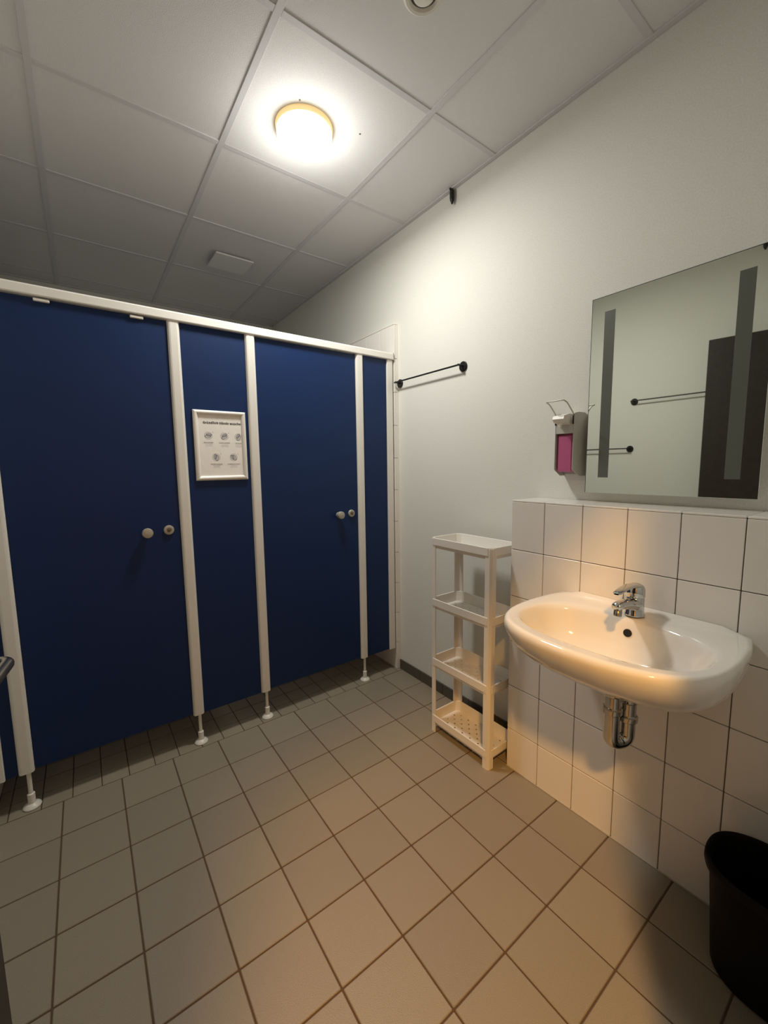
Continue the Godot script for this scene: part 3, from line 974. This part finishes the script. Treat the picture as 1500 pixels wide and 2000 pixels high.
# ---------------------------------------------------------------- framed notice
func build_poster() -> void:
	var x0 := 0.186
	var x1 := 0.424
	var y0 := 1.277
	var y1 := 1.601
	var zf := ZC - 0.0135
	var t := thing("framed_notice", "white framed hand-washing notice hung on the blue panel", "framed notice", Vector3((x0 + x1) / 2, y0, zf))
	var o := t.position
	var w := 0.021
	# four rounded mitred bars
	for k in 4:
		var st := begin()
		var c := [Vector3(x0, y0, 0), Vector3(x1, y0, 0), Vector3(x1, y1, 0), Vector3(x0, y1, 0)]
		var a: Vector3 = c[k]
		var b: Vector3 = c[(k + 1) % 4]
		var d := (b - a).normalized()
		var inn := Vector3(-d.y, d.x, 0)
		var prof := [Vector2(0.0, 0.0), Vector2(0.0, 0.006), Vector2(0.004, 0.0115), Vector2(0.010, 0.0135), Vector2(0.016, 0.0115), Vector2(w, 0.006), Vector2(w, 0.0)]
		for i in prof.size() - 1:
			st.set_smooth_group(1 if i > 0 and i < prof.size() - 2 else -1)
			var p: Vector2 = prof[i]
			var q: Vector2 = prof[i + 1]
			var pa: Vector3 = a + inn * p.x + d * p.x + Vector3(0, 0, p.y) + Vector3(-o.x, -o.y, 0)
			var pb: Vector3 = b + inn * p.x - d * p.x + Vector3(0, 0, p.y) + Vector3(-o.x, -o.y, 0)
			var qa: Vector3 = a + inn * q.x + d * q.x + Vector3(0, 0, q.y) + Vector3(-o.x, -o.y, 0)
			var qb: Vector3 = b + inn * q.x - d * q.x + Vector3(0, 0, q.y) + Vector3(-o.x, -o.y, 0)
			var e := q - p
			quad(st, pa, pb, qb, qa, inn * -e.y + Vector3(0, 0, e.x))
		obj("frame_bar", st, M.plastic_white, t)
	# printed sheet, slightly wavy
	var sx0 := x0 + w - 0.002 - o.x
	var sx1 := x1 - w + 0.002 - o.x
	var sy0 := y0 + w - 0.002 - o.y
	var sy1 := y1 - w + 0.002 - o.y
	var paper := StandardMaterial3D.new()
	paper.albedo_texture = poster_print()
	paper.roughness = 0.45
	var st := begin()
	st.set_smooth_group(0)
	var nn := FastNoiseLite.new()
	nn.seed = 11
	nn.frequency = 9.0
	var n := 24
	var wave := func(u: float, v: float) -> Vector3:
		return Vector3(lerpf(sx0, sx1, u), lerpf(sy1, sy0, v), 0.0034 + 0.0007 * nn.get_noise_2d(u * 1.0, v * 0.6))
	for i in n:
		for j in n:
			var uv := [Vector2(i, j), Vector2(i + 1, j), Vector2(i + 1, j + 1), Vector2(i, j + 1)]
			for q in [0, 1, 2, 0, 2, 3]:
				var g: Vector2 = uv[q] / n
				st.set_uv(g)
				st.add_vertex(wave.call(g.x, g.y))
	st.generate_normals()
	var sheet := inst("sheet", st.commit(), paper, t)
	var f := SystemFont.new()
	f.font_names = PackedStringArray(["Droid Sans"])
	f.font_weight = 700
	var f2 := SystemFont.new()
	f2.font_names = PackedStringArray(["Droid Sans"])
	var iw := sx1 - sx0
	var ih := sy1 - sy0
	lettering(sheet, "Gründlich Hände waschen", f, Vector3(sx0 + iw * 0.57, sy1 - ih * 0.13, 0.0044), iw * 0.90, M.print_black)
	lettering(sheet, "Nass machen", f2, Vector3(sx0 + iw * 0.22, sy1 - ih * 0.448, 0.0044), iw * 0.20, M.print_grey)
	lettering(sheet, "Rundum einseifen", f2, Vector3(sx0 + iw * 0.58, sy1 - ih * 0.450, 0.0044), iw * 0.25, M.print_grey)
	lettering(sheet, "Zeit lassen", f2, Vector3(sx0 + iw * 0.91, sy1 - ih * 0.452, 0.0044), iw * 0.15, M.print_grey)
	lettering(sheet, "Gründlich abspülen", f2, Vector3(sx0 + iw * 0.37, sy1 - ih * 0.800, 0.0044), iw * 0.27, M.print_grey)
	lettering(sheet, "Sorgfältig abtrocknen", f2, Vector3(sx0 + iw * 0.77, sy1 - ih * 0.800, 0.0044), iw * 0.28, M.print_grey)

func lettering(parent: Node, text: String, f: Font, at: Vector3, width: float, m: Material) -> void:
	var tm := TextMesh.new()
	tm.text = text
	tm.font = f
	tm.font_size = 32
	tm.pixel_size = 0.001
	tm.depth = 0.0002
	tm.horizontal_alignment = HORIZONTAL_ALIGNMENT_CENTER
	tm.vertical_alignment = VERTICAL_ALIGNMENT_CENTER
	tm.curve_step = 2.0
	var aw := tm.get_aabb().size.x
	tm.pixel_size = 0.001 * width / maxf(aw, 0.001)
	inst("lettering", tm, m, parent, at)

func poster_print() -> ImageTexture:
	var W := 400
	var Hh := 580
	var img := Image.create(W, Hh, true, Image.FORMAT_RGB8)
	img.fill(Color(0.95, 0.94, 0.91))
	var ink := Color(0.42, 0.41, 0.43)
	var soft := Color(0.62, 0.61, 0.62)
	# five round pictures
	var k := 0
	for c in [[0.22, 0.34], [0.58, 0.345], [0.91, 0.35], [0.37, 0.69], [0.77, 0.69]]:
		var cx: float = c[0] * W
		var cy: float = c[1] * Hh
		var r := 36.0
		for y in range(int(cy - r), int(cy + r)):
			for x in range(int(cx - r), int(cx + r)):
				if x < 0 or x >= W:
					continue
				var d := Vector2(x - cx, y - cy).length() / r
				if d > 1.0:
					continue
				var col := Color(0.86, 0.85, 0.83)
				if d > 0.93:
					col = soft
				# two hands as curved shapes
				var a := Vector2(x - cx, y - cy).rotated(0.5 * k) / r
				var h1 := Vector2(a.x * 1.0 + 0.15, a.y * 1.9 - 0.35).length()
				var h2 := Vector2(a.x * 1.0 - 0.15, a.y * 1.9 + 0.45).length()
				if absf(h1 - 0.7) < 0.09 or absf(h2 - 0.62) < 0.09:
					col = ink
				elif h1 < 0.7 and fmod(a.x * 5.0 + 20.0, 1.0) < 0.16:
					col = ink
				elif h2 < 0.62:
					col = soft.lerp(Color.WHITE, 0.25)
				img.set_pixel(x, y, col)
		img.fill_rect(Rect2i(int(cx + r + 4), int(cy - r), 4, 8), ink)
		for q in 3:
			var ww := int([70, 56, 64][(q + k) % 3])
			var yy := int(cy + r + 42 + q * 9)
			for x in range(int(cx - ww / 2.0), int(cx + ww / 2.0)):
				if x >= 0 and x < W and (x * 7 + q * 13) % 11 > 2:
					img.fill_rect(Rect2i(x, yy, 1, 3), soft)
		k += 1
	img.generate_mipmaps()
	return ImageTexture.create_from_image(img)

# ---------------------------------------------------------------- things on the ceiling
func build_ceiling_items() -> void:
	# loudspeaker / exhaust ring
	var t := thing("exhaust_valve", "round white ceiling exhaust valve with a domed centre disc", "vent", Vector3(0.667, H, 0.80))
	var st := begin()
	lathe(st, [Vector2(0.045, 0.0), Vector2(0.041, -0.010), Vector2(0.046, -0.017), Vector2(0.054, -0.018), Vector2(0.061, -0.012), Vector2(0.064, -0.004), Vector2(0.064, 0.0)].duplicate(), 48)
	obj("outer_ring", st, M.plastic_white, t)
	st = begin()
	lathe(st, [Vector2(0.0001, -0.024), Vector2(0.020, -0.0225), Vector2(0.031, -0.017), Vector2(0.034, -0.010), Vector2(0.030, -0.006), Vector2(0.0001, -0.004)], 40)
	obj("centre_disc", st, M.plastic_white, t)
	st = begin()
	lathe(st, [Vector2(0.0001, -0.0005), Vector2(0.044, -0.0005), Vector2(0.044, 0.0), Vector2(0.0001, 0.0)], 32)
	obj("throat", st, M.cap, t)
	# flat vent plate above the cubicles
	t = thing("vent_plate", "square white vent plate hanging just below the ceiling over the cubicles", "vent", Vector3(0.665, H, -1.12))
	box_part("plate", Vector3(-0.12, -0.024, -0.11), Vector3(0.12, -0.015, 0.11), M.ceiling_smooth, t, 0.003)
	box_part("collar", Vector3(-0.09, -0.015, -0.08), Vector3(0.09, 0.0, 0.08), M.cap, t, 0.002)
	# black clips hanging from the ceiling's edge
	for h in [[Vector3(1.352, H - 0.006, 0.245), "small black clip hanging at the ceiling edge above the towel bar"], [Vector3(XL + 0.02, H - 0.006, 1.045), "small black clip hanging at the ceiling edge opposite the mirror"]]:
		t = thing("ceiling_clip", h[1], "clip", h[0], "black clips at the ceiling edge")
		st = begin()
		lathe(st, [Vector2(0.0001, -0.070), Vector2(0.005, -0.069), Vector2(0.006, -0.062), Vector2(0.0105, -0.054), Vector2(0.012, -0.040), Vector2(0.012, -0.014), Vector2(0.010, -0.008), Vector2(0.004, -0.003), Vector2(0.004, 0.0), Vector2(0.0001, 0.0)], 20)
		obj("body", st, M.black, t)
		st = begin()
		lathe(st, [Vector2(0.0001, -0.006), Vector2(0.005, -0.003), Vector2(0.006, 0.002), Vector2(0.005, 0.0045), Vector2(0.0001, 0.0058)], 16, Transform3D(Basis.IDENTITY, Vector3(-0.012 if h[0].x > 0 else 0.012, -0.006, 0)))
		obj("knob", st, M.black, t)
	# dark plugs in the lamp's ceiling panel
	for w in [[Vector3(0.797, H - 0.003, 0.260), "tiny dark screw plug between the glowing lamp and the white wall"], [Vector3(0.527, H - 0.003, 0.262), "tiny dark screw plug close against the lamp's pale ring"]]:
		t = thing("screw_plug", w[1], "screw plug", w[0], "screw plugs around the lamp")
		st = begin()
		lathe(st, [Vector2(0.0001, -0.0022), Vector2(0.003, -0.0018), Vector2(0.0035, 0.0)], 10)
		obj("plug", st, M.knob_dark, t)
